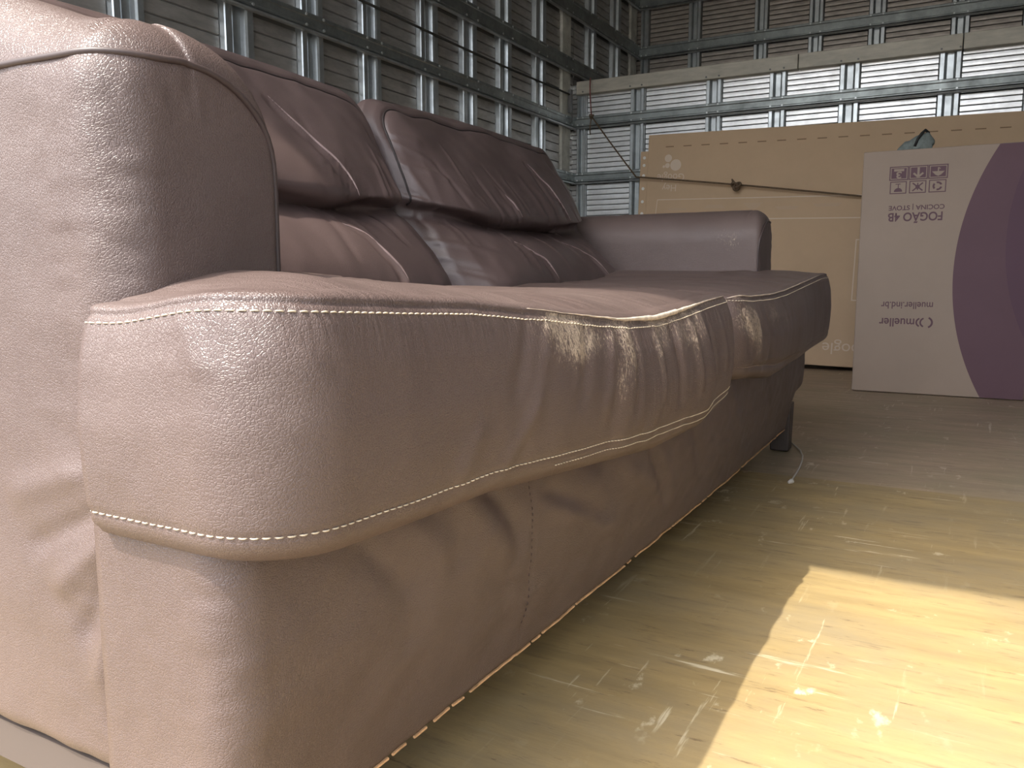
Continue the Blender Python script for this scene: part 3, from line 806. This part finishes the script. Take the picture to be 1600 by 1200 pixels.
# --- back cushions
def back_cushion(y0, y1, crease, pleats, seed):
    A, B = (y1 - y0) / 2, 0.240; yc, zc = (y0 + y1) / 2, 0.575
    pts = [(B, 0.0), (0.04, 0.0), (0.012, 0.05), (0.0, 0.25), (0.0, 0.45), (0.012, 0.62), (0.035, 0.78), (0.07, 0.90), (0.11, 0.965), (0.15, 0.99), (B, 1.0)]
    prof = smooth_prof(resample(pts, [2, 3, 4, 8, 12, 14, 16, 14, 10, 8]), 2)
    G, d = loft(A, B, 0.055, prof, 0.0055)
    Y = yc + G[..., 0]; Z = zc + G[..., 1]; w = G[..., 2]
    zcr = interp(Y, crease)
    zt_ = np.linspace(0.30, 0.90, 301)
    xt_ = interp(zt_, [(0.30, -0.76), (0.42, -0.778), (0.46, -0.797), (0.50, -0.830), (0.545, -0.880), (0.580, -0.918), (0.605, -0.902), (0.64, -0.928), (0.68, -0.956), (0.73, -0.988), (0.78, -1.022), (0.84, -1.056)])
    for _ in range(40): xt_[1:-1] = (xt_[:-2] + xt_[1:-1] * 2 + xt_[2:]) / 4
    xf = np.interp(Z, zt_, xt_)
    X = -1.13 + (xf + 1.13) * w
    Z = Z + 0.014 * np.cos((Y - yc) / A * 1.3) * sm((Z - 0.7) / 0.1)
    G = np.stack([X, Y, Z], -1); n = grid_normals(G)
    fr = sm((w - 0.45) / 0.35)
    dz = Z - zcr
    dep = 0.034 * (0.65 + 0.35 * np.cos((Y - yc) / A * 1.3))
    cre = np.where(dz > 0, np.exp(-(dz / 0.015) ** 2), np.exp(-(dz / 0.026) ** 2))
    X = X - fr * dep * cre
    X = X + fr * 0.004 * np.exp(-((dz - 0.045) / 0.03) ** 2)
    Z = Z - fr * 0.014 * np.exp(-((dz - 0.035) / 0.03) ** 2)      # upper roll sags over the crease
    G = np.stack([X, Y, Z], -1); n = grid_normals(G)
    dsp = np.zeros_like(X); wear = np.zeros_like(X)
    for pl in pleats:
        for (p0, p1) in zip(pl[:-1], pl[1:]):
            dsp += fr * (fold(Y, Z, p0, p1, 0.004, 0.0030) + fold(Y, Z, (p0[0] - .012, p0[1]), (p1[0] - .012, p1[1]), 0.010, -0.0040))
    r2 = np.random.default_rng(seed)
    for k in range(26):      # drawn-in wrinkles fanning out of the crease and from the top seam
        ys = r2.uniform(y0 + .04, y1 - .04); up = r2.random() < 0.6
        zz = float(interp(ys, crease))
        if up: p0, p1 = (ys, zz + 0.01), (ys - r2.uniform(-.02, .05), zz + r2.uniform(.06, .17))
        else: p0, p1 = (ys, zz - 0.01), (ys + r2.uniform(-.02, .06), zz - r2.uniform(.04, .10))
        dsp += fr * fold(Y, Z, p0, p1, r2.uniform(.004, .012), r2.choice([-1, 1]) * r2.uniform(.0016, .0050))
    for k in range(9):       # puckers at the inner seam
        zs = r2.uniform(.46, .76)
        dsp += fr * fold(Y, Z, (y0 + .01, zs), (y0 + r2.uniform(.06, .16), zs - r2.uniform(.01, .05)), .006, r2.choice([-1, 1]) * .003)
    dsp += fr * (0.0065 * vnoise(G, 9, seed) + 0.0012 * vnoise(G * np.array([1, 1, .5]), 35, seed + 1))
    # wavy top seam
    G[..., 2] += 0.006 * sm((Z - 0.72) / 0.05) * sm((w - .45) / .15) * sm((.95 - w) / .15) * vnoise(np.stack([Y, Z * 0, Z * 0], -1), 16, seed + 5)
    ring = np.exp(-((w - 0.70) / 0.02) ** 2) * sm((Z - 0.70) / 0.05)
    dsp -= 0.0035 * ring
    dsp += 0.0035 * sm((Z - 0.72) / 0.05) * vnoise(np.stack([Y, Z * 0, Z * 0], -1), 22, seed + 2) * sm((w - .4) / .2) * sm((.95 - w) / .2)
    G = G + n * dsp[..., None]
    o = grid_mesh(G, 'back_cushion', M['leather_shaded'], sofa, wear)
    n = grid_normals(G)
    # dark piping in the top seam
    kk = int(np.argmin(np.abs(prof[:, 1] - 0.70)))
    rg, nn = G[kk], n[kk]; ok = rg[:, 2] > 0.60
    st = next(i for i in range(len(rg)) if ok[i] and not ok[i - 1])
    idx = [(st + q) % len(rg) for q in range(int(ok.sum()))]
    tube_on(rg[idx] + nn[idx] * 0.0005, 0.0022, 'piping', M['piping_dark'], o, 6)
    Pf = G.reshape(-1, 3); fw = (w > 0.6).reshape(-1)
    Pn = n.reshape(-1, 3)
    for pl in pleats:
        ys = []; L = 26
        ts = np.linspace(0, len(pl) - 1, L)
        yy = np.interp(ts, range(len(pl)), [p[0] for p in pl]); zz = np.interp(ts, range(len(pl)), [p[1] for p in pl])
        pth = []
        for y, z in zip(yy, zz):
            q = (Pf[:, 1] - y) ** 2 + (Pf[:, 2] - z) ** 2 + 10 * (~fw)
            k = int(np.argmin(q)); pth.append(Pf[k] - Pn[k] * 0.0006)
        pth = smooth_prof(np.array(pth), 3)
        mb = MB(); mb.tube([tuple(v - np.array(SO)) for v in pth], [0.0006 + 0.0020 * math.sin(math.pi * i / (L - 1)) for i in range(L)], 6)
        mb.build('pleat_edge', M['pleat'], o, True)
    return o
bc1 = back_cushion(0.480, 1.318, [(.48, .585), (.80, .585), (.93, .582), (1.04, .573), (1.16, .587), (1.29, .597)],
    [[(1.015, .752), (1.064, .69), (1.095, .637), (1.10, .592)], [(1.014, .562), (1.063, .53), (1.089, .486), (1.098, .452)]], 51)
bc2 = back_cushion(1.322, 2.150, [(1.30, .606), (1.42, .591), (1.57, .567), (1.81, .573), (2.0, .592), (2.12, .612)],
    [[(1.867, .743), (1.92, .694), (1.947, .607)], [(1.568, .545), (1.634, .505), (1.662, .452)], [(1.842, .555), (1.94, .515), (1.965, .455)], [(1.63, .652), (1.664, .592)]], 52)
tag(bc1, 'back cushion beside the near armrest, striped by sun'); tag(bc2, 'back cushion beside the far armrest')

# --- legs
def leg(x, y):
    b = MB()
    prof = [(-.026, -.026), (.026, -.026), (.026, .026), (-.026, .026)]
    n = len(prof); vs = []
    for z, s in ((0.0, .86), (0.004, .92), (0.13, 1.0)):
        vs += [(x + p * s - SO.x, y + q * s - SO.y, z) for p, q in prof]
    fs = [(3, 2, 1, 0), (8, 9, 10, 11)] + [(r * 4 + i, r * 4 + (i + 1) % 4, r * 4 + 4 + (i + 1) % 4, r * 4 + 4 + i) for r in range(2) for i in range(4)]
    b.add(vs, fs)
    bevel(b.build('leg', M['legwood'], sofa), 0.003)
for (x, y) in ((-0.44, 0.42), (-1.08, 0.42), (-0.432, 2.262), (-1.08, 2.235)): leg(x, y)

# ------------------------------------------------------------------ printed matter helpers
def text_mesh(txt, size, bold=0.0):
    cu = bpy.data.curves.new('t', 'FONT'); cu.body = txt; cu.size = size; cu.offset = bold
    cu.align_x = 'CENTER'; cu.align_y = 'CENTER'
    ob = bpy.data.objects.new('t', cu); COL.objects.link(ob)
    dg = bpy.context.evaluated_depsgraph_get()
    me = bpy.data.meshes.new_from_object(ob.evaluated_get(dg))
    bpy.data.objects.remove(ob); bpy.data.curves.remove(cu)
    return me

def print_text(name, txt, cx, y, cz, width, height, mat, parent, org, bold=0.0):
    """text turned upside down on a face that looks towards -y"""
    me = text_mesh(txt, 0.1, bold)
    co = np.array([v.co[:] for v in me.vertices]); mn, mx = co.min(0), co.max(0)
    sx = width / (mx[0] - mn[0]); sz = height / (mx[1] - mn[1]); c = (mn + mx) / 2
    for v in me.vertices:
        v.co = (cx - (v.co.x - c[0]) * sx - org[0], y - org[1], cz - (v.co.y - c[1]) * sz - org[2])
    me.materials.clear(); me.materials.append(mat)
    return link(name, me, None, parent)

class Print:
    """flat polygons on a face that looks towards -y (x,z in world)"""
    def __init__(s, y, org): s.v = []; s.f = []; s.y = y; s.o = org
    def poly(s, pts):
        n = len(s.v); yy = s.y - 0.00002 * min(len(s.f), 15); s.v += [(x - s.o[0], yy - s.o[1], z - s.o[2]) for x, z in pts]; s.f.append(tuple(range(n, n + len(pts))))
    def rect(s, x0, x1, z0, z1): s.poly([(x0, z0), (x1, z0), (x1, z1), (x0, z1)])
    def frame(s, x0, x1, z0, z1, t):
        s.rect(x0, x1, z0, z0 + t); s.rect(x0, x1, z1 - t, z1); s.rect(x0, x0 + t, z0 + t, z1 - t); s.rect(x1 - t, x1, z0 + t, z1 - t)
    def disc(s, cx, cz, r, n=20, a0=0, a1=360):
        s.poly([(cx + r * math.cos(math.radians(a0 + (a1 - a0) * k / n)), cz + r * math.sin(math.radians(a0 + (a1 - a0) * k / n))) for k in range(n if a1 - a0 == 360 else n + 1)])
    def arc(s, cx, cz, r, t, a0, a1, n=10):
        A = [math.radians(a0 + (a1 - a0) * k / n) for k in range(n + 1)]
        for i in range(n):
            s.poly([(cx + q * math.cos(a), cz + q * math.sin(a)) for q, a in ((r, A[i]), (r + t, A[i]), (r + t, A[i + 1]), (r, A[i + 1]))])
    def line(s, x0, z0, x1, z1, t):
        d = Vector((x1 - x0, z1 - z0)).normalized() * t / 2; nx, nz = -d.y, d.x
        s.poly([(x0 + nx, z0 + nz), (x1 + nx, z1 + nz), (x1 - nx, z1 - nz), (x0 - nx, z0 - nz)])
    def build(s, name, mat, parent): return link(name, mesh_from(s.v, s.f), mat, parent)

def carton(name, x0, x1, y0, y1, z0, z1, mat, org, label, cat):
    root = empty(name, org); tag(root, label, cat)
    b = MB(); b.box(x0 - org[0], x1 - org[0], y0 - org[1], y1 - org[1], z0 - org[2], z1 - org[2])
    bevel(b.build('carton_body', mat, root), 0.004)
    return root

# ------------------------------------------------------------------ television carton
TY = 4.350
to = (-0.72, 4.43, 0.0)
tv = carton('television_box', -1.622, 0.145, TY, 4.51, 0.002, 1.188, M['card'], to, 'wide flat brown television carton leaning by the bulkhead, printed upside down', 'box')
py = TY - 0.0008
p = Print(py, to)                                    # assistant logo dots
p.disc(-1.505, 1.060, .020); p.disc(-1.508, 1.022, .013); p.disc(-1.462, 1.023, .030); p.disc(-1.528, 1.017, .007)
p.build('printed_dots', M['card_line'], tv)
print_text('printed_text', 'Google', -1.487, py, 0.964, 0.15, 0.052, M['card_line'], tv, to)
print_text('printed_text', 'Hey', -1.493, py, 0.908, 0.078, 0.046, M['card_line'], tv, to)
print_text('printed_text', 'Google', -0.535, py, 0.100, 0.235, 0.075, M['card_line'], tv, to)
p = Print(py, to)
p.line(-1.555, .842, 0.10, .838, .005); p.line(-1.555, .842, -1.565, .72, .004); p.line(-1.56, .735, 0.10, .731, .006)
p.frame(-0.535, 0.10, .33, .63, .006)
p.build('printed_frame', M['card_line'], tv)
def badge(cx, cz, w, rows):                           # row of small unreadable badges
    p = Print(py, to); z = cz
    p.poly([(cx - w * rows[0][0] / 2, z), (cx + w * rows[0][0] / 2, z)] + [q for q in ()] + [(cx + w * rows[-1][0] / 2, z - sum(r[1] for r in rows)), (cx - w * rows[-1][0] / 2, z - sum(r[1] for r in rows))])
    p.build('printed_badge', M['card_faint'], tv)
badge(-1.44, .795, .12, [(.8, .012)]); badge(-1.24, .81, .12, [(.6, .006), (1, .014)]); badge(-1.04, .815, .10, [(1, .006), (.6, .016), (.3, .010)])
badge(-.87, .795, .12, [(1, .012), (.7, .006)]); badge(-.68, .805, .14, [(1, .008), (.7, .008)]); badge(-.5, .805, .06, [(1, .008)])
for k in range(17):                                  # perforation slots below the top edge
    x = -1.50 + k * 0.097
    b = MB(); b.box(x - .022 - to[0], x + .022 - to[0], TY - .0012 - to[1], TY + .001 - to[1], 1.118 - to[2], 1.123 - to[2]); b.build('perforation_slot', M['card_dark'], tv)
b = MB(); b.box(-1.668 - to[0], -1.6225 - to[0], TY + 0.012 - to[1], TY + .10 - to[1], 0.02, 1.105); o = b.build('side_flap', M['card'], tv); bevel(o, .003)
for z in (1.07, 1.03, 0.975, 0.905, 0.835, 0.77, 0.70):
    b = MB(); ring = [(0.0085 * math.cos(a), 0.0085 * math.sin(a)) for a in [k * math.pi / 5 for k in range(10)]]
    b.prism(ring, lambda q, r_, a, z=z: (-1.645 + q - to[0], a - to[1], z + r_), TY + .0095, TY + .0125); b.build('hole_disc', M['clip'], o)  # flap holes: pale discs painted as bright bulkhead behind
tv.rotation_euler = (math.radians(-1.5), math.radians(1.2), 0)
tv.location.z = 0.020

# ------------------------------------------------------------------ stove carton
SY = 3.620
so_ = (-0.12, 3.90, 0.0)
st = carton('stove_box', -0.419, 0.186, SY, 4.20, 0.001, 0.955, M['card2'], so_, 'upright stove carton with a purple curve, standing upside down in front of the television carton', 'box')
py = SY - 0.0008
p = Print(py, so_)
cx, cz, rr = 0.907, 0.471, 0.984
pts = []
for k in range(60):
    z = 0.003 + (0.953 - 0.003) * k / 59
    pts.append((cx - math.sqrt(rr ** 2 - (z - cz) ** 2), z))
p.poly(pts + [(0.185, 0.953), (0.185, 0.003)]); p.build('printed_curve', M['purple'], st)
p = Print(py - 0.0004, so_)
pts = []
for k in range(30):
    z = 0.05 + 0.903 * k / 29
    pts.append((min(0.1845, 0.950 - math.sqrt(0.86 ** 2 - (z - 0.60) ** 2)), z))
p.poly([q for q in pts if q[0] < 0.1845] + [(0.185, pts[-1][1]), (0.185, [q for q in pts if q[0] < 0.1845][0][1])]); p.build('printed_curve', M['purple_dark'], st)
print_text('printed_text', 'COCINA | STOVE', -0.219, py, 0.735, 0.196, 0.024, M['purple'], st, so_, 0.0022)
print_text('printed_text', 'FOGÃO 4B', -0.222, py, 0.693, 0.192, 0.042, M['purple'], st, so_, 0.0022)
print_text('printed_text', 'mueller.ind.br', -0.232, py, 0.352, 0.186, 0.028, M['purple'], st, so_, 0.0012)
print_text('printed_text', 'mueller', -0.265, py, 0.284, 0.128, 0.034, M['purple'], st, so_, 0.0016)
p = Print(py, so_)                                   # the ring mark beside the name
p.arc(-0.158, 0.286, 0.016, 0.007, -70, 70); p.arc(-0.163, 0.286, 0.014, 0.006, 110, 250); p.arc(-0.178, 0.286, 0.013, 0.006, 110, 250)
p.build('printed_mark', M['purple'], st)
# handling symbols: two rows of three
cw, ch = 0.0685, 0.0545
for col in range(3):
    for row in range(2):
        x0 = -0.321 + col * cw; z1 = 0.892 - row * ch; x1 = x0 + cw - 0.001; z0 = z1 - ch + 0.001
        mx_, mz = (x0 + x1) / 2, (z0 + z1) / 2
        p = Print(py, so_); q = Print(py - 0.0004, so_)
        if row == 0:
            p.rect(x0, x1, z0, z1); q.frame(x0 + .004, x1 - .004, z0 + .004, z1 - .004, .003)
            if col == 0:
                q.rect(mx_ - .018, mx_ + .018, mz + .008, mz + .017)
            elif col == 1:
                q.rect(mx_ - .004, mx_ + .004, mz - .012, mz + .019); q.line(mx_, mz - .017, mx_ - .017, mz - .002, .007); q.line(mx_, mz - .017, mx_ + .017, mz - .002, .007)
            else:
                q.poly([(mx_ - .022, mz + .001), (mx_ - .010, mz - .012), (mx_, mz - .017), (mx_ + .010, mz - .012), (mx_ + .022, mz + .001)]); q.rect(mx_ - .002, mx_ + .002, mz, mz + .015); q.line(mx_, mz + .015, mx_ + .007, mz + .010, .003)
            o = p.build('handling_symbol', M['purple'], st); q.build('symbol_drawing', M['card2'], o)
            if col == 0: print_text('stacking_number', '3', mx_, py - 0.0004, mz - .006, .019, .026, M['card2'], o, so_, 0.0025)
        else:
            p.frame(x0 + .004, x1 - .004, z0 + .003, z1 - .003, .0035)
            if col == 0:
                p.disc(mx_, mz - .016, .015, 12, 0, 180); p.rect(mx_ - .0015, mx_ + .0015, mz - .002, mz + .013); p.rect(mx_ - .010, mx_ + .008, mz + .012, mz + .015)
            elif col == 1:
                p.line(mx_ - .018, mz - .015, mx_ + .018, mz + .015, .005); p.line(mx_ - .018, mz + .015, mx_ + .018, mz - .015, .005); p.disc(mx_, mz, .008, 12); p.rect(mx_ - .002, mx_ + .002, mz - .012, mz + .015)
            else:
                for a in (20, 140, 260): p.arc(mx_, mz, .010, .007, a, a + 85, 5)
            p.build('handling_symbol', M['purple'], st)

# ------------------------------------------------------------------ rag on the stove carton
rg_o = (-0.238, 3.672, 0.956)
rag = empty('crumpled_rag', rg_o); tag(rag, 'crumpled grey rag lying on top of the stove carton', 'rag')
nu, nv = 40, 24
V = []; Fc = []
for i in range(nv + 1):
    for j in range(nu):
        th = 2 * math.pi * j / nu; ph = (math.pi / 2) * i / nv
        r0 = math.cos(ph)
        x = 0.062 * r0 * math.cos(th); y = 0.042 * r0 * math.sin(th)
        h = math.sin(ph) * (0.046 + 0.034 * max(0.0, (x + 0.02) / 0.06))
        V.append((x, y, max(0.0005, h)))
V = np.array(V)
V += 0.010 * np.stack([vnoise(V, 38, 61), vnoise(V, 38, 62), 0.9 * vnoise(V, 30, 63) * (V[:, 2] > 0.002)], -1); V[:, 2] = np.maximum(V[:, 2], 0.0006)
for i in range(nv):
    for j in range(nu): Fc.append((i * nu + j, i * nu + (j + 1) % nu, (i + 1) * nu + (j + 1) % nu, (i + 1) * nu + j))
link('cloth', mesh_from(V, Fc, True), M['rag'], rag)
mb = MB()
path = [(0.000, -0.044, 0.010), (0.008, -0.042, 0.036), (0.020, -0.032, 0.058), (0.032, -0.014, 0.073), (0.042, 0.004, 0.066), (0.054, 0.024, 0.020)]
mb.tube(path, 0.0055, 6); mb.build('strap', M['strap'], rag, True)

# ------------------------------------------------------------------ rope across the television carton
ro = (-1.995, 4.52, 1.383)
rope = empty('tie_rope', ro); tag(rope, 'thin brown rope tied from the left corner across the television carton', 'rope')
def seg(name, pts, r, mat):
    mb = MB(); mb.tube([tuple(Vector(q) - Vector(ro)) for q in pts], r, 7); return mb.build(name, mat, rope, True)
def sag(a, c, n, s):
    a, c = Vector(a), Vector(c)
    return [a.lerp(c, k / n) - Vector((0, 0, s * 4 * (k / n) * (1 - k / n))) for k in range(n + 1)]
seg('red_cord', [(-2.030, 4.572, 1.615), (-2.028, 4.560, 1.60), (-2.022, 4.545, 1.57), (-2.015, 4.535, 1.50), (-2.008, 4.53, 1.44), (-2.0, 4.52, 1.39)], 0.0035, M['rope_red'])
seg('rope_strand', sag((-1.998, 4.52, 1.386), (-1.672, 4.40, 1.012), 12, 0.004), 0.0042, M['rope'])
seg('rope_strand', [(-1.998, 4.52, 1.386), (-2.012, 4.535, 1.35), (-2.02, 4.548, 1.32), (-2.02, 4.552, 1.29)], 0.0036, M['rope'])
seg('rope_strand', [(-1.672, 4.40, 1.012), (-1.655, 4.365, 1.008), (-1.63, 4.345, 1.004), (-1.60, 4.338, 1.000)] + sag((-1.58, 4.338, .997), (0.14, 4.338, .745), 16, -0.01), 0.0045, M['rope'])
kn = Vector((-1.102, 4.333, .928))
def knot(c, r):
    c = Vector(c)
    mb = MB(); pts = []
    for k in range(33):
        a = 2 * math.pi * k / 32
        pts.append(c - Vector(ro) + Vector((r * (math.sin(a) + 2 * math.sin(2 * a)) * .45, r * .4 * -math.sin(3 * a) - r * .3, r * (math.cos(a) - 2 * math.cos(2 * a)) * .38)))
    mb.tube(pts, r * .34, 6); return mb.build('knot', M['rope'], rope, True)
knot(kn, 0.019); knot((-1.998, 4.52, 1.386), 0.011)
seg('rope_end', [kn, kn + Vector((-.015, -.006, .022)), kn + Vector((-.022, -.008, .036))], [0.008, 0.007, 0.003], M['rope'])

# cord stretched along the left wall, in front of the posts
mb = MB(); cy0 = 2.3
pts = []
for k in range(40):
    y = 0.15 + (4.53 - 0.15) * k / 39
    pts.append((0.0, y - cy0, 0.004 * math.sin(y * 3.1)))
mb.tube(pts, 0.0055, 6)
cord = mb.build('wall_cord', M['cord'], None, True); cord.location = (XL - 0.006, cy0, 1.522)
tag(cord, 'thin dark cord stretched level along the left metal wall above the sofa', 'cord')
b = MB(); b.box(-.008, .012, 2.225, 2.245, -.10, .03); b.tube([(0.004, 2.235, -.09), (0.016, 2.235, -.12), (0.014, 2.235, -.15), (0.002, 2.235, -.16)], .005, 6)
b.build('hook', M['rivet'], cord)

# ------------------------------------------------------------------ string on the floor
mb = MB()
ctrl = [(-0.425, 2.36, .004), (-0.405, 2.32, .003), (-0.380, 2.26, .003), (-0.362, 2.19, .003), (-0.352, 2.12, .003), (-0.345, 2.05, .003), (-0.341, 1.99, .003), (-0.338, 1.93, .003), (-0.336, 1.905, .004)]
so2 = Vector((-0.36, 2.1, 0))
cs = [Vector(c) - so2 for c in ctrl]
mb.tube(cs, 0.0021, 6)
s_ = mb.build('white_string', M['string'], None, True); s_.location = so2
tag(s_, 'short white string lying on the floor by the far sofa leg', 'string')
mb = MB(); mb.tube([Vector((-0.338, 1.905, .004)) - so2, Vector((-0.334, 1.892, .005)) - so2, Vector((-0.340, 1.884, .003)) - so2], [.004, .006, .003], 6); mb.build('string_knot', M['string'], s_, True)
